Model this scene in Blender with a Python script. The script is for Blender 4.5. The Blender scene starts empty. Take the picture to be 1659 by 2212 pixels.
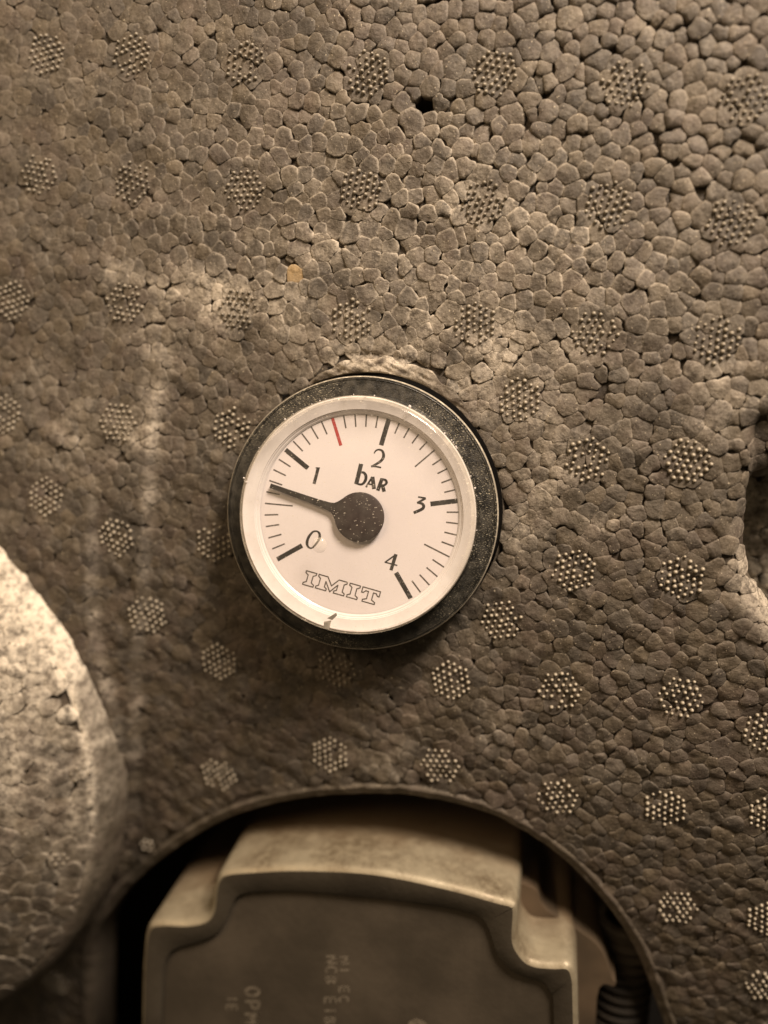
import bpy, bmesh, math, random
import numpy as np
from mathutils import Vector, Matrix, kdtree
random.seed(7); rng = np.random.default_rng(11)
S = 0.001                                   # everything below is written in millimetres
scene = bpy.context.scene
COL = scene.collection

# ------------------------------------------------------------------ camera
FPX, CX, CY = 1600.0, 829.5, 1106.0         # focal length and centre in units of a 1659 x 2212 picture
n_ = Vector((0.20, 0.14, 1.0)).normalized() # the panel's inward normal seen from the camera
rx = Vector((math.sqrt(1 - n_.x ** 2), n_.x, 0.0))
fk = n_.z / rx.x
fwd = Vector((-n_.x * fk, rx.x * fk, 0)); fwd.z = -math.sqrt(max(0, 1 - fwd.length_squared))
up = rx.cross(fwd)
DIST = 112.0
CAM = -fwd * DIST
cam = bpy.data.cameras.new('camera'); co = bpy.data.objects.new('camera', cam); COL.objects.link(co)
M3 = Matrix((rx, up, -fwd)).transposed()
co.matrix_world = Matrix.Translation(CAM * S) @ M3.to_4x4()
cam.sensor_width = 36; cam.lens = FPX / 2212 * 36
cam.clip_start = 0.005; cam.clip_end = 10
cam.dof.use_dof = True; cam.dof.focus_distance = 107 * S; cam.dof.aperture_fstop = 5.8
scene.camera = co

# ------------------------------------------------------------------ light
w = bpy.data.worlds.new('World'); scene.world = w; w.use_nodes = True
bg = w.node_tree.nodes['Background']; bg.inputs[0].default_value = (1.0, 0.78, 0.50, 1); bg.inputs[1].default_value = 0.075

def area(name, loc, target, size, watts, col):
    l = bpy.data.lights.new(name, 'AREA'); l.shape = 'DISK'; l.size = size; l.energy = watts; l.color = col
    o = bpy.data.objects.new(name, l); COL.objects.link(o); o.location = Vector(loc) * S
    o.rotation_euler = (Vector(target) - Vector(loc)).to_track_quat('-Z', 'Y').to_euler(); return o
area('ceiling_lamp', (160, -140, 285), (0, 0, -10), 0.120, 2.75, (1.0, 0.828, 0.665))
area('added_fill', (-230, -300, 240), (-40, 0, 10), 0.22, 0.70, (1.0, 0.72, 0.44))  # unseen fill lamp, added to brighten and warm the left side
scene.view_settings.view_transform = 'Standard'; scene.view_settings.look = 'None'
scene.view_settings.exposure = 0.06; scene.view_settings.gamma = 1.0

# ------------------------------------------------------------------ picture <-> place
RX, UP, FW, CM = (np.array(v) for v in (rx, up, fwd, CAM))
def at(px, py, y=0.0):
    """the point of the plane at depth y (mm) that the photograph shows at px, py"""
    px, py = np.asarray(px, float), np.asarray(py, float)
    d = ((px - CX) / FPX)[..., None] * RX + ((CY - py) / FPX)[..., None] * UP + FW
    t = (np.asarray(y) - CM[1]) / d[..., 1]
    return CM + d * t[..., None]
def bulk(X, Z):
    """the panel as a whole is gently convex: its top leans back, its foot turns under"""
    return np.where(Z > 0, .00050, .00130) * np.asarray(Z) ** 2
def ats(px, py, lift=0.0):
    y = np.zeros(np.shape(px))
    for _ in range(6):
        p = at(px, py, y + lift); y = bulk(p[..., 0], p[..., 2])
    return p
def see(X, Z, y=None):
    if y is None: y = bulk(X, Z)
    P = np.stack([X, np.broadcast_to(y, np.shape(X)), Z], -1) - CM
    z = P @ FW
    return CX + FPX * (P @ RX) / z, CY - FPX * (P @ UP) / z
def atl(pts, y=None):
    a = np.array(pts, float); return ats(a[:, 0], a[:, 1]) if y is None else at(a[:, 0], a[:, 1], y)
def spline(P, n=8, closed=False):
    P = np.asarray(P, float); N = len(P); out = []
    for i in range(N if closed else N - 1):
        g = (lambda k: P[k % N]) if closed else (lambda k: P[min(max(k, 0), N - 1)])
        a, b, c, d = g(i - 1), g(i), g(i + 1), g(i + 2)
        for t in np.arange(n) / n:
            out.append(.5 * ((2 * b) + (c - a) * t + (2 * a - 5 * b + 4 * c - d) * t * t + (3 * b - a - 3 * c + d) * t ** 3))
    if not closed: out.append(P[-1])
    return np.array(out)

# ------------------------------------------------------------------ object helpers
def tag(o, label=None, cat=None, kind=None, group=None):
    for k, v in (('label', label), ('category', cat), ('kind', kind), ('group', group)):
        if v: o[k] = v
    return o
def mesh(name, V, F, mat, parent=None, smooth=True, attrs=None):
    me = bpy.data.meshes.new(name)
    me.from_pydata((np.asarray(V) * S).tolist(), [], F)
    if smooth: me.polygons.foreach_set('use_smooth', [True] * len(me.polygons))
    for k, a in (attrs or {}).items():
        me.attributes.new(k, 'FLOAT', 'POINT').data.foreach_set('value', np.asarray(a, np.float32).ravel())
    if mat: me.materials.append(mat)
    o = bpy.data.objects.new(name, me); COL.objects.link(o)
    if parent: o.parent = parent
    return o
def empty(name, label, cat, kind=None, group=None):
    o = bpy.data.objects.new(name, None); o.empty_display_size = .01; COL.objects.link(o)
    return tag(o, label, cat, kind, group)
def fixn(o, flat_deg=None):
    bm = bmesh.new(); bm.from_mesh(o.data); bmesh.ops.recalc_face_normals(bm, faces=bm.faces); bm.to_mesh(o.data); bm.free()
    if flat_deg: 
        try: o.data.set_sharp_from_angle(angle=math.radians(flat_deg))
        except Exception: pass
    return o
def lathe(name, prof, c, mat, parent, n=96, close=True, flat=40):
    """prof: list of (radius, y) in mm about the axis through c=(x,z)"""
    V = []; F = []; rings = []
    for r, y in prof:
        if r < 1e-6: rings.append([len(V)]); V.append((c[0], y, c[1])); continue
        rings.append(list(range(len(V), len(V) + n)))
        for k in range(n):
            a = 2 * math.pi * k / n; V.append((c[0] + r * math.cos(a), y, c[1] + r * math.sin(a)))
    for A, B in zip(rings, rings[1:]):
        for k in range(n):
            q = (k + 1) % n
            if len(A) == 1 and len(B) > 1: F.append((A[0], B[k], B[q]))
            elif len(B) == 1 and len(A) > 1: F.append((A[k], B[0], A[q]))
            elif len(A) > 1: F.append((A[k], B[k], B[q], A[q]))
    o = mesh(name, V, F, mat, parent); fixn(o, flat); return o
def rings_mesh(name, rings, mat, parent, closed=True, cap=None, flat=45):
    """rings: arrays of equal length joined in order"""
    V = np.concatenate(rings); n = len(rings[0]); F = []
    for i in range(len(rings) - 1):
        for k in range(n if closed else n - 1):
            q = (k + 1) % n; F.append((i * n + k, i * n + q, (i + 1) * n + q, (i + 1) * n + k))
    if cap == 'last': F.append(tuple(range((len(rings) - 1) * n, len(rings) * n)))
    o = mesh(name, V, F, mat, parent); fixn(o, flat); return o
def ribbon(V, F, pts, widths, y, cap=True):
    """a flat printed stroke along pts (wall x,z) lying in plane y; appended to V, F"""
    P = np.asarray(pts, float); N = len(P)
    W = np.broadcast_to(np.asarray(widths, float), (N,)) / 2
    T = np.gradient(P, axis=0); T /= np.linalg.norm(T, axis=1)[:, None] + 1e-9
    Nn = np.stack([-T[:, 1], T[:, 0]], 1); b = len(V)
    for p, nn, ww in zip(P, Nn, W):
        V.append((p[0] + nn[0] * ww, y, p[1] + nn[1] * ww)); V.append((p[0] - nn[0] * ww, y, p[1] - nn[1] * ww))
    for i in range(N - 1): F.append((b + 2 * i, b + 2 * i + 1, b + 2 * i + 3, b + 2 * i + 2))
def slab(name, V, F, th, mat, parent):
    """gives a flat sheet (facing the camera) a real thickness th behind it"""
    V = [tuple(v) for v in V]; n = len(V); V2 = V + [(a, b + th, c) for a, b, c in V]
    cnt = {}
    for f in F:
        for a, b in zip(f, f[1:] + f[:1]): cnt[frozenset((a, b))] = cnt.get(frozenset((a, b)), 0) + 1
    F2 = list(F) + [tuple(i + n for i in reversed(f)) for f in F]
    for f in F:
        for a, b in zip(f, f[1:] + f[:1]):
            if cnt[frozenset((a, b))] == 1: F2.append((a, b, b + n, a + n))
    o = mesh(name, V2, F2, mat, parent, smooth=False); fixn(o); return o

# ------------------------------------------------------------------ materials
class NT:
    def __init__(s, name):
        s.m = bpy.data.materials.new(name); s.m.use_nodes = True; s.t = s.m.node_tree
        s.b = s.t.nodes['Principled BSDF']; s.out = s.t.nodes['Material Output']
        s.tc = s.n('ShaderNodeTexCoord')
    def n(s, typ, **kw):
        x = s.t.nodes.new(typ)
        for k, v in kw.items(): setattr(x, k, v)
        return x
    def l(s, a, b): s.t.links.new(a, b)
    def put(s, sock, v):
        if hasattr(v, 'is_output'): s.l(v, sock)
        else: sock.default_value = v
    def noise(s, scale, detail=3, rough=.55, vec=None, dist=0):
        x = s.n('ShaderNodeTexNoise'); x.inputs['Scale'].default_value = scale; x.inputs['Detail'].default_value = detail
        x.inputs['Roughness'].default_value = rough; x.inputs['Distortion'].default_value = dist
        s.l(vec or s.tc.outputs['Object'], x.inputs['Vector']); return x.outputs['Fac']
    def stretch(s, sc, rot=(0, 0, 0)):
        x = s.n('ShaderNodeMapping'); x.inputs['Scale'].default_value = sc; x.inputs['Rotation'].default_value = rot
        s.l(s.tc.outputs['Object'], x.inputs['Vector']); return x.outputs[0]
    def ramp(s, fac, a, b, lo=0., hi=1.):
        x = s.n('ShaderNodeMapRange'); x.interpolation_type = 'SMOOTHSTEP'
        s.put(x.inputs[0], fac); x.inputs[1].default_value = a; x.inputs[2].default_value = b
        x.inputs[3].default_value = lo; x.inputs[4].default_value = hi; return x.outputs[0]
    def math(s, op, a, b=0.):
        x = s.n('ShaderNodeMath', operation=op); s.put(x.inputs[0], a); s.put(x.inputs[1], b); return x.outputs[0]
    def mix(s, fac, a, b, mode='MIX'):
        x = s.n('ShaderNodeMix', data_type='RGBA', blend_type=mode)
        s.put(x.inputs[0], fac)
        s.put(x.inputs[6], a if hasattr(a, 'is_output') else (*a, 1)); s.put(x.inputs[7], b if hasattr(b, 'is_output') else (*b, 1))
        return x.outputs[2]
    def attr(s, name): return s.n('ShaderNodeAttribute', attribute_name=name).outputs['Fac']
    def bump(s, h, strength, dist):
        x = s.n('ShaderNodeBump'); x.inputs['Strength'].default_value = strength; x.inputs['Distance'].default_value = dist
        s.l(h, x.inputs['Height']); s.l(x.outputs[0], s.b.inputs['Normal']); return x.outputs[0]
    def set(s, **kw):
        for k, v in kw.items():
            k = {'col': 'Base Color', 'rough': 'Roughness', 'metal': 'Metallic', 'spec': 'Specular IOR Level', 'trans': 'Transmission Weight', 'coat': 'Coat Weight', 'alpha': 'Alpha', 'ior': 'IOR'}[k]
            if isinstance(v, tuple): v = (*v, 1)
            s.put(s.b.inputs[k], v)
        return s

def foam_material(name, gain=1.0, dust_and_light_col=(.52, .452, .362)):
    t = NT(name)
    hue, tone, dust_and_light = t.attr('hue'), t.attr('tone'), t.attr('dust_and_light')  # the pale attribute mixes real dust with light painted into the colour
    g = gain
    base = t.mix(t.ramp(hue, 0, 1), (.088 * g, .070 * g, .048 * g), (.066 * g, .056 * g, .046 * g))
    base = t.mix(t.ramp(t.noise(160, 3), .42, .66, 0, .55), base, (.088 * g, .066 * g, .054 * g))
    base = t.mix(t.ramp(hue, 1.5, 1.6), base, (.45 * g, .29 * g, .12 * g))
    base = t.mix(1.0, base, tone, 'MULTIPLY')
    base = t.mix(t.ramp(t.noise(330, 4, .65), .36, .66, 0, 1), t.mix(1.0, base, (.70, .67, .62), 'MULTIPLY'), t.mix(1.0, base, (1.22, 1.20, 1.16), 'MULTIPLY'))
    fine = t.noise(2600, 4, .7)
    base = t.mix(t.ramp(fine, .32, .70, 0, .5), base, t.mix(1.0, base, (.62, .60, .58), 'MULTIPLY'))
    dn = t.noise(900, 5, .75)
    dm = t.math('MULTIPLY', dust_and_light, t.ramp(dn, .34, .62, .22, 1.3))
    base = t.mix(t.math('MINIMUM', dm, .92), base, dust_and_light_col)
    speck = t.ramp(t.noise(3300, 1, .5), .715, .75, 0, .6)        # grains of dust lying in the pores
    base = t.mix(t.ramp(hue, 1.5, 1.6, 0, .8), base, (.33, .235, .125))
    base = t.mix(speck, base, (.55, .47, .34))
    t.set(col=base, rough=t.ramp(fine, .3, .7, .55, .8), spec=.35)
    h = t.math('ADD', t.math('MULTIPLY', t.noise(1900, 4, .7), 1.0), t.math('MULTIPLY', t.noise(600, 2), 1.3))
    t.bump(h, .7, .00028)
    return t.m
M_foam = foam_material('grey_foam')
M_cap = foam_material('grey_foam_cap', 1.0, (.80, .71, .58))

t = NT('stud_plastic')
t.set(col=t.mix(t.attr('dust_and_light'), (.10, .082, .058), (.50, .435, .335)), rough=.36, spec=.5)
t.bump(t.noise(2500, 2), .25, .0001); M_stud = t.m

t = NT('black_dusty_plastic')
sv = t.stretch((1, 1, 2.2), (0, .5, 0))
sp = t.ramp(t.noise(3600, 2, .6, sv), .58, .68)
big = t.ramp(t.noise(75, 2), .42, .66, .06, 1.0)
t.set(col=t.mix(t.math('MULTIPLY', sp, big), t.mix(t.ramp(t.noise(700, 4), .35, .7), (.012, .011, .009), (.050, .045, .036)), (.46, .41, .30)),
      rough=t.ramp(t.noise(1500, 3), .3, .7, .28, .5), spec=.5)
t.bump(t.math('ADD', t.noise(3400, 2, .6, sv), t.noise(900, 3)), .5, .00012); M_black = t.m

t = NT('bezel_edge_highlight')  # pale colour paints a highlight along the rounded bezel edge
t.set(col=t.mix(t.ramp(t.noise(1500, 3), .5, .7), (.34, .30, .235), (.58, .52, .41)), rough=.30, spec=.7)
t.bump(t.noise(2500, 2), .15, .0001); M_edge = t.m

t = NT('dial_white')
t.set(col=t.mix(t.ramp(t.noise(60, 3), .35, .7), (.78, .715, .70), (.74, .67, .66)), rough=.45, spec=.3); M_dial = t.m
t = NT('lens_wall_white')
t.set(col=t.mix(t.ramp(t.noise(300, 3, .6, t.stretch((1, 1, 1))), .3, .7), (.80, .745, .715), (.72, .665, .635)), rough=.22, spec=.6); M_wall = t.m
t.b.inputs['Subsurface Weight'].default_value = .0

def print_mat(name, col, worn):
    t = NT(name)
    k = t.ramp(t.noise(1700, 3, .6), .56, .72, 0, worn)
    t.set(col=t.mix(k, col, (.45, .40, .35)), rough=.5, spec=.3); return t.m
M_ink = print_mat('black_print', (.016, .014, .013), .35)
M_ink_fine = print_mat('fine_black_print', (.09, .077, .068), .4)
M_red = print_mat('red_print', (.42, .045, .04), .3)
M_outline = print_mat('outline_print', (.075, .062, .05), .3)
t = NT('needle_black')
sp = t.ramp(t.noise(2300, 1, .5, t.stretch((1, 1, 2.5), (0, .6, 0))),   .76, .79)
t.set(col=t.mix(sp, t.mix(t.ramp(t.noise(90, 2), .35, .65), (.016, .013, .011), (.024, .012, .012)), (.30, .26, .20)), rough=.55, spec=.3); M_needle = t.m

def clear_mat(name, haze, dusty, rough=.06):
    """thin clear plastic: lets the light through, mirrors at its edges, carries dusty specks"""
    t = NT(name); t.t.nodes.remove(t.b)
    tr = t.n('ShaderNodeBsdfTransparent'); gl = t.n('ShaderNodeBsdfGlossy'); gl.inputs['Roughness'].default_value = rough
    di = t.n('ShaderNodeBsdfDiffuse'); di.inputs[0].default_value = (.78, .70, .58, 1)
    lw = t.n('ShaderNodeLayerWeight'); lw.inputs[0].default_value = .5
    fr = t.math('ADD', .04, t.math('MULTIPLY', t.math('POWER', lw.outputs['Facing'], 5.0), .9))
    m1 = t.n('ShaderNodeMixShader'); t.l(fr, m1.inputs[0]); t.l(tr.outputs[0], m1.inputs[1]); t.l(gl.outputs[0], m1.inputs[2])
    sp = t.ramp(t.noise(2400, 1, .5, t.stretch((1, 1, 2.6), (0, .9, 0))), .705, .735, 0, dusty)
    fac = t.math('MINIMUM', t.math('ADD', sp, t.math('MULTIPLY', t.ramp(t.noise(500, 4), .3, .75, .5, 1.2), haze)), 1.0)
    m2 = t.n('ShaderNodeMixShader'); t.l(fac, m2.inputs[0]); t.l(m1.outputs[0], m2.inputs[1]); t.l(di.outputs[0], m2.inputs[2])
    t.l(m2.outputs[0], t.out.inputs[0]); return t.m
M_lens = clear_mat('clear_dusty_plastic', .06, .8)
M_shoulder = clear_mat('clear_plastic_edge', .30, .8, .12)
M_blob = clear_mat('clear_glue', .22, .1, .05)

t = NT('cast_metal')
gr = t.noise(700, 4, .7); sm = t.noise(90, 4, .6, t.stretch((1, 1, .35)))
t.set(col=t.mix(t.ramp(sm, .35, .68), (.33, .285, .20), t.mix(t.ramp(gr, .3, .7), (.15, .115, .072), (.27, .225, .15))), rough=t.ramp(gr, .3, .7, .42, .62), metal=.35, spec=.5)
sep = t.n('ShaderNodeSeparateXYZ'); t.l(t.tc.outputs['Object'], sep.inputs[0])
old = t.b.inputs['Base Color'].links[0].from_socket
rust_shade = t.ramp(t.math('ADD', sep.outputs[1], t.math('MULTIPLY', t.noise(110, 4, .6), .012)), .008, .018, 0, .85)  # rusty brown rear, also painting the shade that deepens towards the back
t.set(col=t.mix(rust_shade, old, (.15, .098, .055)))
t.bump(gr, .35, .0002); M_cast = t.m
t = NT('cast_metal_front')
gr = t.noise(900, 4, .7)
t.set(col=t.mix(t.ramp(t.noise(70, 4), .35, .68), (.066, .054, .038), (.046, .037, .026)), rough=t.ramp(gr, .3, .7, .5, .7), metal=.2, spec=.4)
t.bump(gr, .35, .0002); M_front = t.m
t = NT('face_plate_grey')
t.set(col=t.mix(t.ramp(t.noise(55, 5, .65), .33, .70), (.050, .040, .028), (.085, .068, .049)), rough=.6, spec=.35)
t.bump(t.noise(900, 4), .3, .00015); M_plate = t.m
t = NT('pale_print'); t.set(col=t.mix(t.ramp(t.noise(900, 3), .4, .7), (.19, .16, .12), (.10, .08, .058)), rough=.6); M_print = t.m
t = NT('brown_painted_body')
t.set(col=t.mix(t.ramp(t.noise(80, 4), .35, .65), (.15, .105, .066), (.085, .062, .040)), rough=.5, metal=.2); M_brown = t.m
t = NT('black_rubber'); t.set(col=t.mix(t.ramp(t.noise(200, 3), .3, .7), (.016, .013, .010), (.034, .027, .019)), rough=.75, spec=.2); M_rubber = t.m
t = NT('dark_cavity'); t.set(col=t.mix(t.ramp(t.noise(40, 3), .3, .7), (.012, .010, .008), (.022, .017, .012)), rough=.9); M_cavity = t.m

# ------------------------------------------------------------------ fields over the foam panel (picture units)
def G(px, py, cx, cy, sx, sy): return np.exp(-.5 * (((px - cx) / sx) ** 2 + ((py - cy) / sy) ** 2))
def sig(x): return 1 / (1 + np.exp(-np.clip(x, -40, 40)))
_w = [(rng.uniform(0, 2 * np.pi), rng.uniform(0, 2 * np.pi), rng.uniform(.6, 1.6)) for _ in range(28)]
def wob(x, z, L, seed=0):
    s = 0
    for i in range(8):
        a, ph, f = _w[(i + seed * 5) % 28]
        s = s + np.sin((x * np.cos(a) + z * np.sin(a)) * f * 2 * np.pi / L + ph)
    return s / 4
CLUSTERS = [(100, 115), (285, 118), (530, 138), (795, 158), (1068, 157), (1350, 182), (1607, 213),
 (85, 378), (285, 393), (527, 410), (780, 410), (1045, 437), (1313, 443), (1580, 480),
 (28, 650), (270, 655), (515, 668), (760, 692), (1025, 700), (1285, 720), (1550, 735),
 (18, 896), (262, 912), (500, 925), (1122, 863), (115, 1070), (1268, 992), (1487, 995),
 (260, 1158), (462, 1172), (1240, 1232), (1472, 1247), (322, 1328), (1083, 1340),
 (473, 1430), (728, 1443), (974, 1470), (1210, 1492), (1470, 1507),
 (473, 1672), (713, 1630), (950, 1655), (1204, 1722), (1437, 1745), (1655, 1580), (1664, 1760),
 (1462, 1960), (1658, 1985), (1655, 2130), (120, 2120), (318, 1825)]
DUST = [(390, 650, 60, 40, .6), (490, 655, 60, 35, .55), (640, 640, 200, 90, .16), (850, 740, 220, 60, .16), (1130, 780, 80, 60, .2), (1005, 795, 50, 22, .5), (1200, 990, 45, 60, .5),
 (1150, 1120, 50, 60, .42), (1320, 1130, 90, 18, .35), (1600, 900, 50, 40, .6), (1560, 800, 110, 18, .3), (340, 840, 22, 90, .45),
 (270, 960, 60, 40, .25), (700, 560, 60, 50, .2), (1000, 500, 200, 130, .12), (1040, 430, 50, 50, .35), (830, 1650, 60, 40, .35),
 (1080, 1580, 40, 40, .35), (1330, 1640, 90, 60, .12), (270, 600, 40, 20, .5), (1100, 560, 250, 60, .12), (100, 900, 80, 60, .15),
 (200, 960, 90, 40, .28), (1090, 850, 60, 80, .3), (1000, 1400, 50, 40, .25), (1030, 750, 200, 40, .2)]
STEP2 = np.array([(372, 780), (345, 860), (333, 960), (325, 1080), (318, 1200), (311, 1330), (300, 1420), (298, 1500), (296, 1600), (290, 1700), (281, 1800), (265, 1900), (240, 1960)], float)
STEP1 = np.array([(212, 1010), (212, 1080), (214, 1150), (216, 1300), (220, 1390), (240, 1450), (262, 1530), (272, 1600), (268, 1700), (250, 1800)], float)
def step(px, py, line, wdt, y0, y1):
    xs = np.interp(py, line[:, 1], line[:, 0])
    s = sig((xs - px) / wdt * 4)
    fade = sig((py - y0) / 45) * sig((y1 - py) / 40)
    near = sig((wdt * .8 - np.abs(px - xs)) / 2) * fade
    return s * fade, near
ARCH = atl([(197, 2420), (198, 2300), (198, 2200), (199, 2100), (203, 2040), (225, 1990), (262, 1940), (318, 1882), (375, 1838), (430, 1803), (500, 1767), (600, 1737),
 (700, 1723), (800, 1718), (900, 1724), (1000, 1744), (1080, 1772), (1180, 1832), (1260, 1902), (1320, 1972), (1370, 2050), (1400, 2120), (1418, 2170), (1440, 2230), (1462, 2320), (1470, 2420)])[:, (0, 2)]
ARCH = spline(ARCH, 5)
CUT = spline(atl([(1900, 1420), (1760, 1385), (1700, 1335), (1661, 1284), (1642, 1245), (1632, 1203), (1630, 1150), (1637, 1090), (1648, 1058), (1672, 1035), (1760, 1010), (1900, 1000)])[:, (0, 2)], 5)
def sdf(P, line):
    """distance to an open line; negative on the side of the opening it closes to"""
    A, B = line[:-1], line[1:]; best = np.full(len(P), 1e9)
    for a, b in zip(A, B):
        ab = b - a; tt = np.clip(((P - a) @ ab) / (ab @ ab), 0, 1)
        d = np.hypot(*(P - a - tt[:, None] * ab).T); best = np.minimum(best, d)
    poly = line; ins = np.zeros(len(P), bool); j = len(poly) - 1
    for i in range(len(poly)):
        xi, zi = poly[i]; xj, zj = poly[j]
        c = ((zi > P[:, 1]) != (zj > P[:, 1])) & (P[:, 0] < (xj - xi) * (P[:, 1] - zi) / (zj - zi + 1e-12) + xi)
        ins ^= c; j = i
    return np.where(ins, -best, best)
gx_, gz_ = at(766, 1117, -7.0)[[0, 2]]           # the gauge's axis
GTX, GTZ = -4.5, 4.5                             # its lean, in degrees
GR = 20.35
capP = at(-296, 1618, 0.8); CAPX, CAPZ = capP[0], capP[2]; CAPR = at(272, 1618, 0.8)[0] - CAPX

def fields(P):
    X, Z = P[:, 0], P[:, 1]; px, py = see(X, Z)
    s2, n2 = step(px, py, STEP2, 14, 850, 2020); s1, n1 = step(px, py, STEP1, 12, 1090, 1800)
    sa = sdf(P, ARCH); sc = sdf(P, CUT)
    H = -1.3 * s2 - 1.6 * s1                      # negative = towards the viewer
    H = H + bulk(X, Z) + .10 * wob(X, Z, 26) + .05 * wob(X, Z, 9, 1)
    H = H + (.05 + .09 * sig((py - 1000) / 150)) * wob(X, Z, 3.4, 3) + (.03 + .05 * sig((py - 1000) / 150)) * wob(X, Z, 1.9, 2)
    k = np.clip(1 - sa / 1.6, 0, 1); H = H + .5 * k ** 2 - .22 * np.exp(-((sa - 1.5) / .35) ** 2)
    k = np.clip(1 - sc / 5.5, 0, .985); H = H + 5.5 * (1 - np.sqrt(np.maximum(0, 1 - k ** 2)))
    H = H + 2.6 * sig((px - 1632) / 5) * sig((py - 905) / 12) * sig((1100 - py) / 20)
    rg = np.hypot(X - gx_, Z - gz_); ang = np.arctan2(Z - gz_, X - gx_)
    lip = np.exp(-((ang - 1.40) / .60) ** 2) * np.exp(-((rg - 21.7) / .9) ** 2)
    H = H - .55 * lip + .35 * np.exp(-((rg - 23.3) / .25) ** 2) * np.exp(-((ang - 1.35) / .5) ** 2)
    rho = .42 + .26 * sig((px - 700) / 160) * sig((400 - py) / 120) + .14 * sig((px - 1050) / 150) * sig((1000 - py) / 150)
    rho -= .24 * sig((330 - px) / 120) * sig((500 - py) / 200) + .10 * sig((420 - px) / 90)
    rho -= .16 * G(px, py, 800, 1080, 430, 430)
    rho += .16 * G(px, py, 1300, 1600, 250, 220)
    rho -= .16 * G(px, py, 650, 1500, 330, 300); rho -= .08 * sig((py - 1100) / 150)
    rho *= (1 - .8 * lip); rho *= np.clip(sa / 4.5, .1, 1) * np.clip(1 - .7 * n2 - .5 * n1, .1, 1)
    rim = np.clip(1.0 * G(px, py, 780, 440, 330, 190) + .9 * G(px, py, 1010, 540, 260, 150) + .25 * G(px, py, 1400, 640, 250, 150), 0, 1)
    dust_and_light = .012 + .115 * sig((1120 - py) / 230) + .025 * sig((px - 1250) / 150) * sig((1750 - py) / 250) + (.24 * n2 * sig((1720 - py) / 60) + .22 * n1) * np.clip(.8 + .7 * wob(X, Z, 4.5, 1), .1, 1.6) + 1.1 * lip * G(px, py, 880, 790, 130, 60)  # dust plus painted light: paler upper panel, lit step facets, gauge lip
    for cx, cy, sx, sy, a in DUST: dust_and_light = dust_and_light + .72 * a * G(px, py, cx, cy, sx, sy)
    dust_and_light = dust_and_light * np.clip(.75 + .5 * wob(X, Z, 7, 2) + .3 * wob(X, Z, 15, 3), .1, 1.7) + .9 * np.clip(1 - sc / 4.5, 0, 1) * sig((py - 1190) / 25)  # last term paints light onto the side opening's rounded edge
    cd = np.full(len(P), 1e9)
    for cx, cy in CLUSTERS: cd = np.minimum(cd, np.hypot(px - cx, py - cy) * (1.0 if cx != 318 else 2.2))
    flat = sig((cd - 50) / 4); rho = rho * (.12 + .88 * flat); H = H + .10 * (1 - flat)
    return dict(H=H, rho=np.clip(rho, .03, 1.15), rim=rim * flat, dust_and_light=np.clip(dust_and_light, 0, 1), sa=sa, sc=sc, px=px, py=py, rg=rg)

def seeds(x0, x1, z0, z1, sp):
    P = []; r = 0; z = z0
    while z < z1:
        P += [(x + (sp / 2 if r % 2 else 0), z) for x in np.arange(x0, x1, sp)]; z += sp * .866; r += 1
    P = np.array(P) + rng.normal(0, sp * .24, (len(P), 2))
    R = sp * .5 * np.exp(rng.normal(0, .17, len(P)))
    for _ in range(3):
        nb = near(P, 10)
        D = P[nb] - P[:, None]; L = np.linalg.norm(D, axis=2) + 1e-6
        pen = np.maximum(0, R[:, None] + R[nb] - L) * .32
        P = P - (D / L[..., None] * pen[..., None]).sum(1) * .5
    return P, R
def near(P, k):
    kd = kdtree.KDTree(len(P))
    for i, p in enumerate(P): kd.insert((p[0], p[1], 0), i)
    kd.balance()
    return np.array([[j for _, j, _ in kd.find_n((p[0], p[1], 0), k + 1)][1:] for p in P])
K = 16; TS = np.array([.42, .72, .90, 1.0]); NV = 1 + K * 5
BF = [(0, 1 + k, 1 + (k + 1) % K) for k in range(K)]
for i in range(4): BF += [(1 + i * K + k, 1 + (i + 1) * K + k, 1 + (i + 1) * K + (k + 1) % K, 1 + i * K + (k + 1) % K) for k in range(K)]
BF = [tuple(reversed(f)) for f in BF]
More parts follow.
